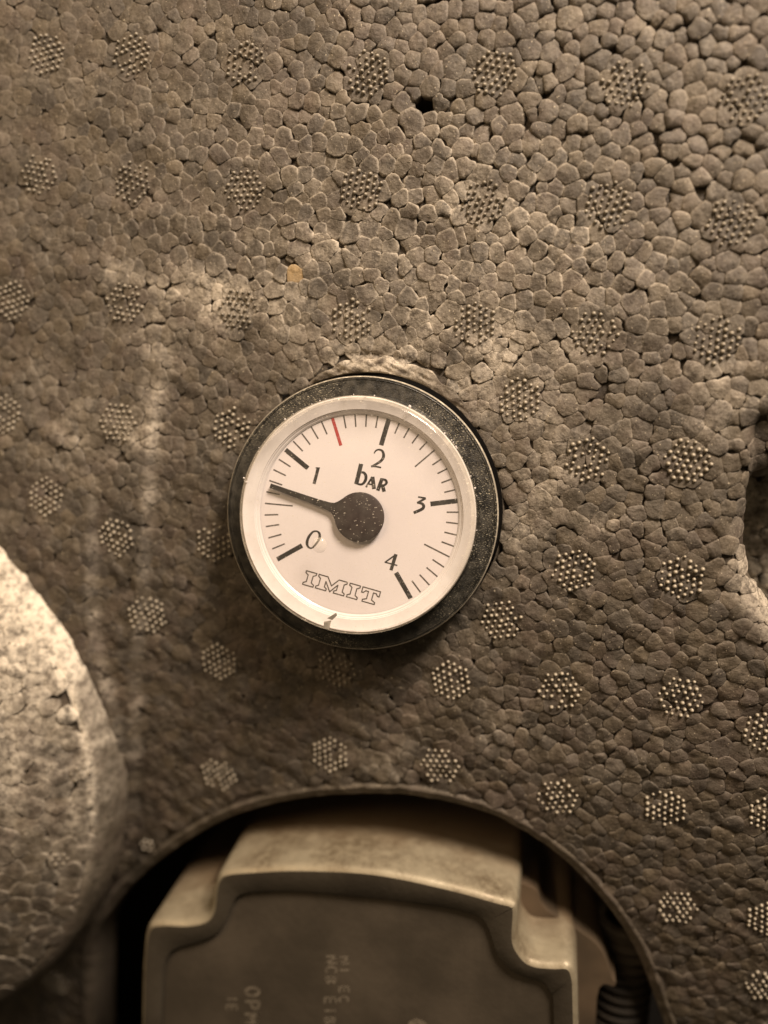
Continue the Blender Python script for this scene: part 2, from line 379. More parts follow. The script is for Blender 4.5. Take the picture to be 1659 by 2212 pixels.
def beads(P, R, fld, surf, drop=None):
    """one fused foam bead per seed: an uneven domed cell; returns vertices and attributes, bead by bead"""
    n = len(P); f = fld(P); nb = near(P, 13)
    D = P[nb] - P[:, None]; L = np.linalg.norm(D, axis=2); phi = np.arctan2(D[..., 1], D[..., 0])
    pl = (L ** 2 + R[:, None] ** 2 - R[nb] ** 2) / (2 * L)
    rho = f['rho'] * np.exp(rng.normal(0, .18, n))
    th = np.arange(K) * 2 * np.pi / K + rng.uniform(0, 1, n)[:, None]
    c = np.cos(th[:, :, None] - phi[:, None, :])
    gap = (-.14 + .05 * rho)[:, None, None]
    d = np.where(c > .08, (pl[:, None, :] - gap) / np.maximum(c, .08), 1e3)
    d = np.maximum(d, .25)
    pw = np.clip(18 - 10 * rho, 7, 18)[:, None, None]
    r = (d ** -pw).sum(2) ** (-1 / pw[..., 0])
    pit = np.maximum(0, np.cos(th - rng.uniform(0, 6.28, n)[:, None]) - .80) * (rng.uniform(0, 1, n) < .30 + .10 * rho)[:, None] * 1.9
    r = np.minimum(r, R[:, None] * 1.5) * (1 + rng.normal(0, .018, r.shape)) * (1 - pit)
    tone = np.clip(np.exp(rng.normal(0, .10, n)), .75, 1.3); hue = rng.uniform(0, 1, n)
    dome = .05 + .56 * rho ** 1.1; lift = rng.normal(0, .02 + .11 * rho, n)
    tilt = rng.normal(0, .028 + .06 * rho[:, None], (n, 2))
    V = np.zeros((n, NV, 3)); dust_and_light = np.zeros((n, NV)); tt = np.concatenate([[0.], TS])
    for i, tv in enumerate(tt):
        sl = slice(0, 1) if i == 0 else slice(1 + (i - 1) * K, 1 + i * K)
        rr = np.zeros((n, 1)) if i == 0 else r * tv
        q = np.stack([np.cos(th), np.sin(th)], -1)[:, :1 if i == 0 else K] * rr[..., None]
        pos = P[:, None] + q; m = q.shape[1]
        ff = fld(pos.reshape(-1, 2))
        hh = dome[:, None] * (np.sqrt(np.maximum(0, 1 - (.97 * tv) ** 2.6)) - 1) + lift[:, None] + (q * tilt[:, None]).sum(2)
        ring = np.exp(-((tv - .9) / .12) ** 2)
        hh = hh + .07 * ring * f['rim'][:, None]
        hh = hh + rng.normal(0, .018, hh.shape)
        V[:, sl] = surf(pos, ff['H'].reshape(n, m) - hh)
        dust_and_light[:, sl] = ff['dust_and_light'].reshape(n, m) + .34 * f['rim'][:, None] * np.exp(-((tv - .97) / .10) ** 2) + .05 * ring
    V[:, 1 + 4 * K:] = V[:, 1 + 3 * K:1 + 4 * K]; V[:, 1 + 4 * K:, 1] += 1.7
    V[:, 1 + 4 * K:, (0, 2)] += (P[:, None] - V[:, 1 + 4 * K:][..., (0, 2)]) * .10
    dust_and_light[:, 1 + 4 * K:] = .0
    return V, dict(dust_and_light=np.clip(dust_and_light, 0, 1), tone=np.repeat(tone[:, None], NV, 1), hue=np.repeat(hue[:, None], NV, 1)), f, r
def bead_objects(name, V, A, idx, mat, parent):
    for i in idx:
        mesh(name, V[i], BF, mat, parent, attrs={k: a[i] for k, a in A.items()})
def bead_mass(name, V, A, idx, mat, parent):
    F = [tuple(v + j * NV for v in f) for j in range(len(idx)) for f in BF]
    o = mesh(name, V[idx].reshape(-1, 3), F, mat, parent, attrs={k: a[idx] for k, a in A.items()})
    o['kind'] = 'stuff'; return o
def const(V, dust_and_light=0., tone=1., hue=.5): n = len(V); return dict(dust_and_light=np.full(n, dust_and_light) if np.isscalar(dust_and_light) else dust_and_light, tone=np.full(n, tone), hue=np.full(n, hue))

# ================================================================== the foam cover
cover = empty('foam_cover', 'grey brown moulded foam panel with studded spots and an arched opening', 'insulation panel')
lo = ats(-260, 2480); hi = ats(1900, -260)
X0, X1, Z0, Z1 = lo[0] - 6, hi[0] + 4, lo[2] - 4, hi[2] + 4
P, R = seeds(X0, X1, Z0, Z1, 2.4)
f0 = fields(P)
holes = np.array([(918, 212), (627, 574)])
kill = (f0['sa'] < 1.9) | (f0['sc'] < .4) | (f0['rg'] < GR + .35) | ((f0['rg'] < GR + 2.2) & (np.abs(np.arctan2(P[:, 1] - gz_, P[:, 0] - gx_) - 1.36) < .55)) | (np.hypot(P[:, 0] - CAPX, P[:, 1] - CAPZ) < CAPR - 1.5)
hk = np.array([np.argmin(np.hypot(f0['px'] - a, f0['py'] - b)) for a, b in holes])
V, A, f, rr = beads(P, R, fields, lambda p, y: np.stack([p[..., 0], y, p[..., 1]], -1))
# cells that reach over an opening are cut at its edge
def clip_to(V, line, margin):
    s = V[..., (0, 2)].reshape(-1, 2); d = sdf(s, line); bad = np.where(d < margin)[0]
    if len(bad):
        e = .05; g = np.stack([(sdf(s[bad] + [e, 0], line) - sdf(s[bad] - [e, 0], line)), (sdf(s[bad] + [0, e], line) - sdf(s[bad] - [0, e], line))], 1)
        g /= np.linalg.norm(g, axis=1)[:, None] + 1e-9
        s[bad] += g * (margin - d[bad])[:, None]
        W = V.reshape(-1, 3); W[bad, 0] = s[bad, 0]; W[bad, 2] = s[bad, 1]; V[:] = W.reshape(V.shape)
sel = np.where(~kill & (f0['sa'] < 7))[0]; T_ = V[sel]; clip_to(T_, ARCH, 1.05); V[sel] = T_
sel = np.where(~kill & (f0['sc'] < 5))[0]; T_ = V[sel]; clip_to(T_, CUT, .02); V[sel] = T_
dg = np.stack([V[..., 0] - gx_, V[..., 2] - gz_], -1); rg = np.linalg.norm(dg, axis=-1)
push = np.where(rg < GR + .25, (GR + .25) / np.maximum(rg, .1), 1.0)
V[..., 0] = gx_ + dg[..., 0] * push; V[..., 2] = gz_ + dg[..., 1] * push
A['hue'][np.argmin(np.hypot(f0['px'] - 655, f0['py'] - 597))] = 2.0
kill[hk[0]] = True
for i, q in ((hk[1], .62),):
    V[i, :, 0] = P[i, 0] + .5 + (V[i, :, 0] - P[i, 0]) * q; V[i, :, 2] = P[i, 1] + .4 + (V[i, :, 2] - P[i, 1]) * q; V[i, :, 1] += .25
ok = np.where(~kill)[0]
inview = (f0['px'] > 12) & (f0['px'] < 1647) & (f0['py'] > 12) & (f0['py'] < 2200)
hid = np.zeros(len(P), bool)
for cx, cy in CLUSTERS: hid |= np.hypot(f0['px'] - cx, f0['py'] - cy) < 58
hid |= np.hypot(f0['px'] - 800, f0['py'] - 1100) < 320
size = rr.mean(1) * (1 + .35 * (f0['px'] - CX) / FPX * .2 + .2 * f['rho'])
cand = [i for i in ok if inview[i] and not hid[i]]
cand.sort(key=lambda i: -size[i]); single = cand[:300]
rest = np.array([i for i in ok if i not in set(single)])
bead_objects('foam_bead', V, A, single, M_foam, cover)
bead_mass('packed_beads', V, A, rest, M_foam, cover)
# the sheet of fused foam the beads stand on
nx, nz = int((X1 - X0) / 1.2), int((Z1 - Z0) / 1.2)
gx, gz = np.meshgrid(np.linspace(X0, X1, nx), np.linspace(Z0, Z1, nz)); Q = np.stack([gx.ravel(), gz.ravel()], 1); fq = fields(Q)
good = (fq['sa'] > .6) & (fq['sc'] > .3) & (fq['rg'] > GR + .6)
Fs = []
for j in range(nz - 1):
    for i in range(nx - 1):
        q = (j * nx + i, j * nx + i + 1, (j + 1) * nx + i + 1, (j + 1) * nx + i)
        if good[list(q)].all(): Fs.append(q)
deep = .28 + .85 * np.clip(fq['rho'], 0, 1) ** 1.2 + 6 * np.exp(-((np.hypot(Q[:, 0] - P[hk[0], 0], Q[:, 1] - P[hk[0], 1])) / 1.9) ** 4)
for i in rng.choice(ok, 900): deep = deep + 1.3 * np.exp(-((Q[:, 0] - P[i, 0] - 1.4) ** 2 + (Q[:, 1] - P[i, 1] - .6) ** 2) / .7)
Vs = np.stack([Q[:, 0], fq['H'] + deep, Q[:, 1]], 1)
mesh('foam_core', Vs, Fs, M_foam, cover, attrs=const(Vs, 0., .8))
# rounded lip and inner wall of the arched opening
def offs(line, d):
    T = np.gradient(line, axis=0); T /= np.linalg.norm(T, axis=1)[:, None]; return line + np.stack([-T[:, 1], T[:, 0]], 1) * d
def wallstrip(name, line, prof, tone, dust_and_light=.05):
    sgn = 1 if sdf(offs(line, .5)[len(line) // 2][None], line)[0] > 0 else -1
    rings = []
    for d, y in prof:
        l2 = offs(line, sgn * d); hh = fields(offs(line, sgn * max(d, .3)))['H']
        wv = .06 * wob(l2[:, 0], l2[:, 1], 5, 1) + .03 * wob(l2[:, 0], l2[:, 1], 1.7, 2)
        rings.append(np.stack([l2[:, 0], hh + y + wv, l2[:, 1]], 1))
    o = rings_mesh(name, rings, M_foam, cover, closed=False, flat=80)
    for k, v in (('dust_and_light', dust_and_light), ('tone', tone), ('hue', .3)):
        o.data.attributes.new(k, 'FLOAT', 'POINT').data.foreach_set('value', [v] * len(o.data.vertices))
    return o
wallstrip('opening_lip', spline(ARCH[::3], 6), [(2.3, .5), (1.9, -.02), (1.5, -.06), (1.15, .02), (.95, .14), (.72, .02), (.45, -.03), (.2, .10), (.05, .4), (0, .9), (0, 3.0), (.15, 5.5), (.0, 8.5)], .85, .08)
wallstrip('side_opening_wall', spline(CUT[::3], 6), [(.9, 3.0), (.3, 3.3), (0, 3.9), (0, 8), (0, 14)], .9)
a_ = np.linspace(0, 2 * np.pi, 120, endpoint=False)
circ = lambda r, y: np.stack([gx_ + r * np.cos(a_), np.full(120, y), gz_ + r * np.sin(a_)], 1)
o = rings_mesh('gauge_hole_wall', [circ(GR + 1.0, 1.2), circ(GR + .3, .25), circ(GR + .25, 1.0), circ(GR + .25, 9)], M_foam, cover)
for k, v in (('dust_and_light', .1), ('tone', .8), ('hue', .3)): o.data.attributes.new(k, 'FLOAT', 'POINT').data.foreach_set('value', [v] * len(o.data.vertices))

ta = np.linspace(.70, 2.0, 90); wl = np.sin(np.pi * (ta - .70) / 1.30) ** .7 * (.88 + .12 * np.sin(ta * 23) + .08 * np.sin(ta * 41)); rings = []; rows = 15
for q in range(rows):
    u = q / (rows - 1); r_ = GR + .25 + u * (.35 + 2.35 * wl)
    x_, z_ = gx_ + r_ * np.cos(ta), gz_ + r_ * np.sin(ta)
    y_ = bulk(x_, z_) - .20 - .40 * wl * np.sin(np.pi * (.18 + .72 * u)) + .14 * wob(x_, z_, 2.6, 1) + .12 * wob(x_, z_, 1.1, 2) + .06 * wob(x_, z_, .6, 3) + (1.2 if q in (0, rows - 1) else 0)
    rings.append(np.stack([x_, y_, z_], 1))
o = rings_mesh('gauge_hole_lip', rings, M_foam, cover, closed=False, flat=80)  # pale crescent: dust plus light painted on the upward-facing lip
for k, v in (('dust_and_light', np.clip(np.tile(.12 + 1.15 * wl * np.exp(-((ta - 1.5) / .36) ** 2), rows) * (.75 + .6 * wob(np.concatenate(rings)[:, 0], np.concatenate(rings)[:, 2], 2.2, 1)), 0, 1)), ('tone', np.ones(90 * rows)), ('hue', np.full(90 * rows, .3))):
    o.data.attributes.new(k, 'FLOAT', 'POINT').data.foreach_set('value', v.astype(np.float32))

# ------------------------------------------------------------------ studded vent spots
def studs(center, n_rad, pitch, surfH, parent, rad=.25, only=None, dusty=.35):
    V = []; F = []; D = []; rot = rng.uniform(0, 1.05); jit = rng.normal(0, .05, 2)
    for i in range(-5, 6):
        for j in range(-5, 6):
            u = (i + j * .5) * pitch; v = j * pitch * .866
            if math.hypot(u, v) > n_rad: continue
            x = center[0] + u * math.cos(rot) - v * math.sin(rot) + rng.normal(0, .065); z = center[1] + u * math.sin(rot) + v * math.cos(rot) + rng.normal(0, .065)
            if only and not only(x, z): continue
            if rng.uniform() < .07: continue
            r = rad * rng.uniform(.72, 1.16); h = r * rng.uniform(.85, 1.25); y0 = surfH(x, z)
            b = len(V); m = 9
            for t, k in ((1.25, 0.), (.96, .35), (.72, .72), (.36, .95)):
                for q in range(m):
                    a = 2 * math.pi * q / m; V.append((x + r * t * math.cos(a), y0 - h * k + (.06 if k == 0 else 0), z + r * t * math.sin(a))); D.append(dusty * (.2 + .8 * k))
            V.append((x, y0 - h, z)); D.append(dusty * rng.uniform(.8, 1.3))
            for s in range(3): F += [(b + s * m + q, b + (s + 1) * m + q, b + (s + 1) * m + (q + 1) % m, b + s * m + (q + 1) % m) for q in range(m)]
            F += [(b + 3 * m + q, b + 4 * m, b + 3 * m + (q + 1) % m) for q in range(m)]
    if not V: return
    o = mesh('stud_cluster', V, F, M_stud, parent, attrs=dict(dust_and_light=np.clip(D, 0, 1))); fixn(o); return o
def panelH(x, z): return float(fields(np.array([[x, z]]))['H'][0]) - .10
for cx, cy in CLUSTERS:
    p = ats(cx, cy); n_ok = lambda x, z: math.hypot(x - gx_, z - gz_) > GR + .7 and sdf(np.array([[x, z]]), ARCH)[0] > 1.5
    worn = .32 if (cx, cy) in ((285, 393), (1045, 437), (515, 668), (728, 1443), (530, 138)) else .50 + .38 * float(sig((cy - 850) / 120))  # paler studs: worn tops plus highlights put into their colour
    studs((p[0], p[2]), 3.3 if cx != 318 else 1.35, 1.0, panelH, cover, only=n_ok, dusty=worn)

# ================================================================== round foam caps over the valves
def cap_height(rho, edge, crown, R):
    k = np.clip((rho - (R - 2.6)) / 2.6, 0, 1)
    return edge - crown * (1 - (np.minimum(rho, R) / R) ** 2) + 2.6 * (1 - np.sqrt(np.maximum(0, 1 - k ** 2)))
def foam_cap(label, cx, cz, R, edge, crown, wall, tone, view, sp=3.0):
    root = empty('valve_cover', label, 'valve cover')
    def fld(P):
        rho = np.hypot(P[:, 0] - cx, P[:, 1] - cz); px, py = see(P[:, 0], P[:, 1], edge)
        n = len(P); d = .12 + .42 * G(px, py, 110, 1290, 120, 130) + .25 * sig((1500 - py) / 80) + .42 * np.clip(wob(P[:, 0] * 1.6, P[:, 1] * .3, 7, 3), 0, 1) + .15 * np.clip(wob(P[:, 0], P[:, 1], 5, 1), 0, 1) + .22 * wob(P[:, 0], P[:, 1], 3, 2)  # dust streaks, with the lit top and its highlight painted in
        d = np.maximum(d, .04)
        d = d * (.08 + .92 * sig((1740 - py) / 80)) + .02 + .5 * np.exp(-((rho - R + 2.2) / .6) ** 2) * sig((1800 - py) / 60)  # paints shade on the lower half and a bright rim
        return dict(H=cap_height(rho, edge, crown, R) + .12 * wob(P[:, 0], P[:, 1], 11, 2), rho=np.full(n, .10) + .10 * np.clip(wob(P[:, 0], P[:, 1], 14, 1), 0, 1) + .1 * sig((py - 1850) / 60), rim=.5 * sig((py - 1820) / 50), dust_and_light=np.clip(d, 0, 1), px=px, py=py)
    P, Rr = seeds(cx - R, cx + R, cz - R, cz + R, sp); P_in = np.hypot(P[:, 0] - cx, P[:, 1] - cz) < R - 1.6
    V, A, f, r = beads(P, Rr, fld, lambda p, y: np.stack([p[..., 0], y, p[..., 1]], -1))
    d = np.stack([V[..., 0] - cx, V[..., 2] - cz], -1); rg = np.linalg.norm(d, axis=-1); k = np.where(rg > R - 1.2, (R - 1.2) / np.maximum(rg, .1), 1.)
    V[..., 0] = cx + d[..., 0] * k; V[..., 2] = cz + d[..., 1] * k; V[..., 1] += np.where(k < 1, .35, 0)
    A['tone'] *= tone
    vis = np.where(P_in & view(f['px'], f['py']))[0]; oth = np.where(P_in & ~view(f['px'], f['py']))[0]
    if len(vis) > 290: oth = np.concatenate([oth, vis[290:]]); vis = vis[:290]
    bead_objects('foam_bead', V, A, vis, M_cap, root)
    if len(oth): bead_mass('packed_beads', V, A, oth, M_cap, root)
    o = lathe('cap_core', [(0, edge - crown + .9)] + [(q, float(cap_height(q, edge, crown, R)) + .9) for q in np.linspace(R * .1, R - 1.2, 14)], (cx, cz), M_cap, root)
    ed = [(q, float(cap_height(q, edge, crown, R)) + o_) for q, o_ in ((R - 2.6, .4), (R - 2.1, .18), (R - 1.7, .05), (R - 1.3, -.02), (R - 1.0, -.03), (R - .6, 0), (R - .3, 0), (R - .1, 0), (R - .01, 0))] + [(R + .08, edge + 3.4), (R + .1, wall)]
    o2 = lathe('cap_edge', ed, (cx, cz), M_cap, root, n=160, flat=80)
    for q in (o, o2):
        vc = np.zeros(len(q.data.vertices) * 3, np.float32); q.data.vertices.foreach_get('co', vc); vc = vc.reshape(-1, 3)[:, (0, 2)] / S
        dd = fld(vc)['dust_and_light'] if q is o2 else np.zeros(len(vc))
        for kk, v in (('dust_and_light', dd), ('tone', np.full(len(vc), tone)), ('hue', np.full(len(vc), .4))): q.data.attributes.new(kk, 'FLOAT', 'POINT').data.foreach_set('value', v.astype(np.float32))
    return root, fld
left, lf = foam_cap('large round domed foam cap beside the arched opening, bright on top', CAPX, CAPZ, CAPR * .985, -4.0, 16.0, 2.0, 1.0, lambda px, py: (px > -10) & (py > 1100) & (py < 2180))
for cx, cy, nr in ((150, 1690, 1.5), (0, 1745, 1.2), (116, 1868, 1.2)):
    p = at(cx, cy, -9.0)
    studs((p[0], p[2]), nr, 1.05, lambda x, z: float(lf(np.array([[x, z]]))['H'][0]) - .06, left, dusty=.6)
rp = at(2010, 1140, 0.0); RRR = rp[0] - at(1640, 1140, 0.0)[0]
foam_cap('foam cap with shade put into its colour, deep in the side opening at the right-hand edge', rp[0], rp[2], RRR + 1, 19.0, 5.0, 26, .55, lambda px, py: px < 1700)  # low tone paints the shade of the hollow into the beads

# ================================================================== pressure gauge
gauge = empty('pressure_gauge', 'round pressure gauge with white dial and black rim in the foam', 'gauge')
LR = 262 / FPX * 104.6
GC = (gx_, gz_)
BY = .25
lathe('bezel', [(LR - .6, -4.0), (LR + .05, -4.1), (LR + .5, -3.55 + BY * .6), (GR - .62, -3.5 + BY)], GC, M_black, gauge, n=160, flat=28)
lathe('bezel_groove', [(q, y + BY) for q, y in ((GR - .66, -3.3), (GR - .64, -3.50), (GR - .56, -3.60), (GR - .46, -3.54), (GR - .42, -3.42), (GR - .38, -3.44), (GR - .30, -3.44), (GR - .22, -3.42))], GC, M_black, gauge, n=200, flat=75)
lathe('bezel_edge', [(q, y + BY) for q, y in ((GR - .22, -3.42), (GR - .10, -3.30), (GR - .02, -3.08), (GR, -2.8), (GR + .02, -2.2), (GR, -1.5))], GC, M_edge, gauge, n=200, flat=75)
lathe('bezel_side', [(GR - .01, -1.5 + BY), (GR - .03, 2), (GR - .03, 8)], GC, M_black, gauge, n=160)
lathe('case_back', [(0, 6), (GR - .3, 6)], GC, M_black, gauge)
DY = -4.9
dial = lathe('dial', [(0, DY), (LR - .25, DY), (LR - .25, DY + .9)], GC, M_dial, gauge, n=128, flat=30)
RI = LR * .872
lathe('lens_inner_wall', [(RI - .35, DY - .1), (RI - .12, DY - .30), (RI + .02, DY - .33), (RI + .15, DY - .50), (RI + .30, DY - .54), (RI + .34, DY - .70), (LR - .6, DY - .95), (LR - .2, DY - 1.12), (LR - .06, DY - 1.0), (LR - .06, -4.1)], GC, M_wall, gauge, n=128, flat=25)
lathe('lens', [(0, -8.0), (RI + .5, -7.95), (LR - .75, -7.75)], GC, M_lens, gauge, n=128)
lathe('lens_rim', [(LR - .75, -7.75), (LR - .32, -7.5), (LR - .08, -7.1), (LR, -6.6), (LR, -4.0)], GC, M_shoulder, gauge, n=128, flat=60)

A4 = lambda ox, oy: (lambda x, y: ((ox + np.asarray(x) / 2.765) * .54861, (oy + np.asarray(y) / 2.765) * .54861))
cA, cB, cC, cD = A4(1000, 1550), A4(1400, 1500), A4(1000, 2000), A4(1450, 2000)
PK = .54861 / 2.765                                   # picture units per crop pixel
mm = lambda crop_px: crop_px * PK * 105.5 / FPX       # width of a printed line in mm
PY = DY - .02
def dialpts(fn, pts, y=PY):
    a = np.array(pts, float); x, yv = fn(a[:, 0], a[:, 1]); return at(x, yv, y)[:, (0, 2)]
# scale: fitted from the five thick marks and four long thin ones
ends = [cC(*np.array((285, 540))), cA(*np.array((345, 605))), cA(*np.array((1462, 250))), cB(*np.array((1140, 1312))), cD(*np.array((462, 980)))]
E = np.array([at(x, y, PY)[[0, 2]] for x, y in ends])
Am = np.c_[2 * E, np.ones(5)]; sol = np.linalg.lstsq(Am, (E ** 2).sum(1), rcond=None)[0]
dc = sol[:2]; ro = math.sqrt(sol[2] + dc @ dc)
angs = np.unwrap(np.arctan2(E[:, 1] - dc[1], E[:, 0] - dc[0]))
pitch = np.polyfit(np.arange(5), angs, 1)
def tick(name, ang, r0, r1, wd, mat):
    V = []; F = []; u = np.array((math.cos(ang), math.sin(ang)))
    ribbon(V, F, [dc + u * r0, dc + u * (r0 + r1) / 2, dc + u * r1], wd, PY); return slab(name, V, F, .015, mat, dial)
for i in range(41):
    a = np.interp(i / 10, np.arange(5), angs)
    if i % 10 == 0: tick('major_mark', a, ro - 4.3, ro, .68, M_ink)
    elif i == 15: tag(tick('red_mark', a, ro - 4.3, ro, .46, M_red), 'red limit mark')
    elif i % 5 == 0: tick('half_mark', a, ro - 4.2, ro, .21, M_ink_fine)
    else: tick('minor_mark', a, ro - 2.05, ro, .21, M_ink_fine)
def strokes(name, fn, lst, mat, parent, y=PY):
    V = []; F = []
    for n_s, (pts, wd) in enumerate(lst):
        p = dialpts(fn, pts, y)
        if len(p) > 2:
            p = spline(p, 5); wd = np.interp(np.linspace(0, 1, len(p)), np.linspace(0, 1, len(np.atleast_1d(wd))), np.atleast_1d(wd)) if not np.isscalar(wd) else wd
        ribbon(V, F, p, mm(np.asarray(wd) * 1.18), y - .002 * n_s)
    return slab(name, V, F, .012, mat, parent)
strokes('numeral_one', cA, [([(700, 806), (680, 890), (658, 980)], 30), ([(672, 806), (718, 808)], 11)], M_ink, dial)
strokes('numeral_two', cA, [([(1298, 652), (1320, 620), (1355, 611), (1390, 630), (1402, 680), (1380, 728), (1325, 768), (1268, 797)], [12, 14, 16, 22, 28, 26, 22, 18]), ([(1268, 792), (1320, 796), (1376, 808)], 15)], M_ink, dial)
strokes('numeral_three', cB, [([(674, 1270), (757, 1284)], 15), ([(757, 1284), (665, 1336)], 20), ([(664, 1333), (715, 1343), (735, 1368), (718, 1402), (628, 1442)], [12, 24, 28, 28, 26])], M_ink, dial)
strokes('numeral_four', cC, [([(1545, 505), (1492, 676)], 32), ([(1542, 510), (1425, 592)], 14), ([(1425, 588), (1560, 626)], 12)], M_ink, dial)
strokes('numeral_zero', cC, [([(695, 246), (655, 252), (612, 305), (594, 365), (606, 410), (645, 425), (690, 380), (725, 320), (722, 268), (695, 246), (680, 247)], [14, 18, 26, 28, 20, 14, 20, 26, 22, 14, 14])], M_ink, dial)
strokes('unit_lettering', cA, [([(1160, 765), (1110, 984)], 40), ([(1140, 862), (1185, 860), (1212, 895), (1206, 950), (1165, 990), (1098, 974)], [14, 22, 28, 28, 20, 14]),
    ([(1215, 1020), (1282, 908)], 18), ([(1284, 908), (1302, 1040)], 36), ([(1240, 985), (1298, 995)], 14),
    ([(1388, 928), (1342, 1058)], 34), ([(1380, 932), (1425, 945), (1436, 975), (1410, 1000), (1362, 995)], [16, 22, 24, 18, 14]), ([(1392, 1000), (1412, 1070)], 32)], M_ink, dial)
I_ = [(0, 0), (0, 20), (30, 38), (30, 110), (0, 128), (0, 148), (115, 148), (115, 128), (85, 110), (85, 38), (115, 20), (115, 0)]
Mm = [(0, 0), (0, 20), (25, 35), (25, 112), (0, 128), (0, 148), (98, 148), (160, 66), (222, 148), (314, 148), (314, 128), (288, 112), (288, 36), (314, 20), (314, 0), (198, 0), (198, 20), (224, 36), (224, 92), (158, 2), (90, 95), (90, 36), (115, 20), (115, 0)]
Tt = [(30, 0), (30, 20), (70, 38), (70, 116), (40, 116), (18, 92), (0, 92), (0, 148), (196, 148), (196, 92), (178, 92), (156, 116), (126, 116), (126, 38), (166, 20), (166, 0)]
V_ = []; F_ = []
for u0, g in ((0, I_), (141, Mm), (486, I_), (629, Tt)):
    pts = [(555 + (u0 + u) * .957 + v * .26, 808 + (u0 + u) * .29 - v * .966) for u, v in g]
    p = dialpts(cC, pts)
    for a, b in zip(p, np.roll(p, -1, 0)):
        e = (b - a) / np.linalg.norm(b - a) * mm(4.5); ribbon(V_, F_, [a - e, (a + b) / 2, b + e], mm(12.5), PY - .001 * (len(V_) % 7))
slab('maker_lettering', V_, F_, .012, M_outline, dial)
# needle with its round hub
NY = DY - .65
hubc = at(*[float(v) for v in cA(1143, 1348)], NY)[[0, 2]]; tip = at(*[float(v) for v in cA(188, 1000)], NY)[[0, 2]]
HR = mm(266); dv = tip - hubc; Ln = np.linalg.norm(dv); dv /= Ln; nv = np.array((-dv[1], dv[0]))
prof = [(Ln, .34), (Ln * .8, .37), (Ln * .6, .42), (Ln * .45, .48), (HR * 1.38, .58), (HR * 1.2, .72), (HR * 1.06, 1.12), (HR * .9, HR * .52)]
th = np.linspace(math.atan2(.52, .9), 2 * math.pi - math.atan2(.52, .9), 50)
hub = [(HR * 1.04 * math.cos(a) , HR * 1.04 * math.sin(a)) for a in th][1:-1]
out = [(a, b) for a, b in prof] + hub + [(a, -b) for a, b in reversed(prof)]
o2 = np.array([hubc + dv * a + nv * b for a, b in out])
ring = lambda s, y: np.stack([(hubc + (o2 - hubc) * s)[:, 0], np.full(len(o2), y), (hubc + (o2 - hubc) * s)[:, 1]], 1)
rings_mesh('needle', [ring(1, NY + .3), ring(1, NY + .05), ring(.994, NY)], M_needle, gauge, cap='last', flat=30)
lathe('needle_hub', [(HR * 1.03, NY + .2), (HR * 1.03, NY - .18), (HR * .99, NY - .26), (0, NY - .26)], hubc, M_needle, gauge, n=72, flat=30)
lathe('needle_axle', [(.8, NY + .2), (.8, DY)], hubc, M_black, gauge, n=24)
# locating notch in the lens edge, blob of clear glue on the lens
def patch(name, pts, y, th, mat, parent):
    p = atl(pts, y); V = [tuple(v) for v in p]; return slab(name, V, [tuple(range(len(V)))], th, mat, parent)
t = NT('notch_refraction'); t.set(col=t.mix(t.ramp(t.noise(900, 3), .35, .65), (.20, .18, .15), (.42, .38, .32)), rough=.3); M_notch_dark = t.m  # grey colour painted for the dark refraction in the clear notch
cc = lambda l: [tuple(float(v) for v in cC(*np.array(q, float))) for q in l]
patch('lens_notch', cc([(800, 1192), (895, 1135), (905, 1165), (855, 1212)]), -7.98, .1, M_notch_dark, gauge)
patch('lens_notch', cc([(770, 1225), (845, 1215), (825, 1308), (765, 1290)]), -7.80, .1, M_notch_dark, gauge)
bc = at(*[float(v) for v in cC(705, 415)], -8.0)[[0, 2]]
lathe('glue_blob', [(mm(85), -7.97), (mm(82), -8.08), (mm(64), -8.25), (mm(38), -8.36), (0, -8.40)], bc, M_blob, gauge, n=40, flat=80)
# crumbs of dirt stuck along the lens rim and on the bezel
for k in range(46):
    a = rng.uniform(-.6, 2.9); r = LR + rng.normal(.12, .12); s = abs(rng.normal(.07, .04)) + .03
    if k == 0: a, r, s = 1.12, LR + .1, .26
    bm = bmesh.new(); bmesh.ops.create_icosphere(bm, subdivisions=1, radius=s * S)
    for v in bm.verts: v.co *= rng.uniform(.7, 1.25)
    me = bpy.data.meshes.new('dust_crumb'); bm.to_mesh(me); bm.free(); me.materials.append(M_wall)
    o = bpy.data.objects.new('dust_crumb', me); COL.objects.link(o); o.parent = gauge
    o.location = Vector((gx_ + r * math.cos(a), rng.uniform(-6.9, -5.2), gz_ + r * math.sin(a))) * S

# the gauge sits a little crooked in its hole
pv = Vector((gx_, DY, gz_)) * S
for ch in gauge.children: ch.matrix_parent_inverse = Matrix.Translation(-pv)
gauge.location = pv; gauge.rotation_euler = (math.radians(GTX), 0, math.radians(GTZ))
# ================================================================== pump behind the arched opening
pump = empty('pump_head', 'grey cast pump head with printed face plate inside the arched opening', 'pump')
YF = -3.0
O = [(300, 2480), (302, 2180), (306, 2060), (316, 2003), (345, 1990), (400, 1991), (437, 1984), (453, 1965), (459, 1920), (468, 1893), (490, 1880), (560, 1874), (650, 1871), (807, 1879), (966, 1911), (1072, 1940), (1108, 1950), (1120, 1968), (1118, 2030), (1130, 2059), (1151, 2077), (1190, 2082), (1228, 2084), (1246, 2110), (1250, 2180), (1256, 2480)]
I2 = [(338, 2480), (345, 2190), (350, 2100), (362, 2063), (385, 2046), (430, 2034), (465, 2018), (485, 1992), (498, 1960), (507, 1942), (525, 1930), (570, 1925), (650, 1925), (800, 1938), (940, 1955), (1010, 1970), (1042, 1984), (1058, 2010), (1074, 2060), (1092, 2085), (1115, 2103), (1145, 2113), (1172, 2121), (1190, 2145), (1197, 2190), (1204, 2480)]
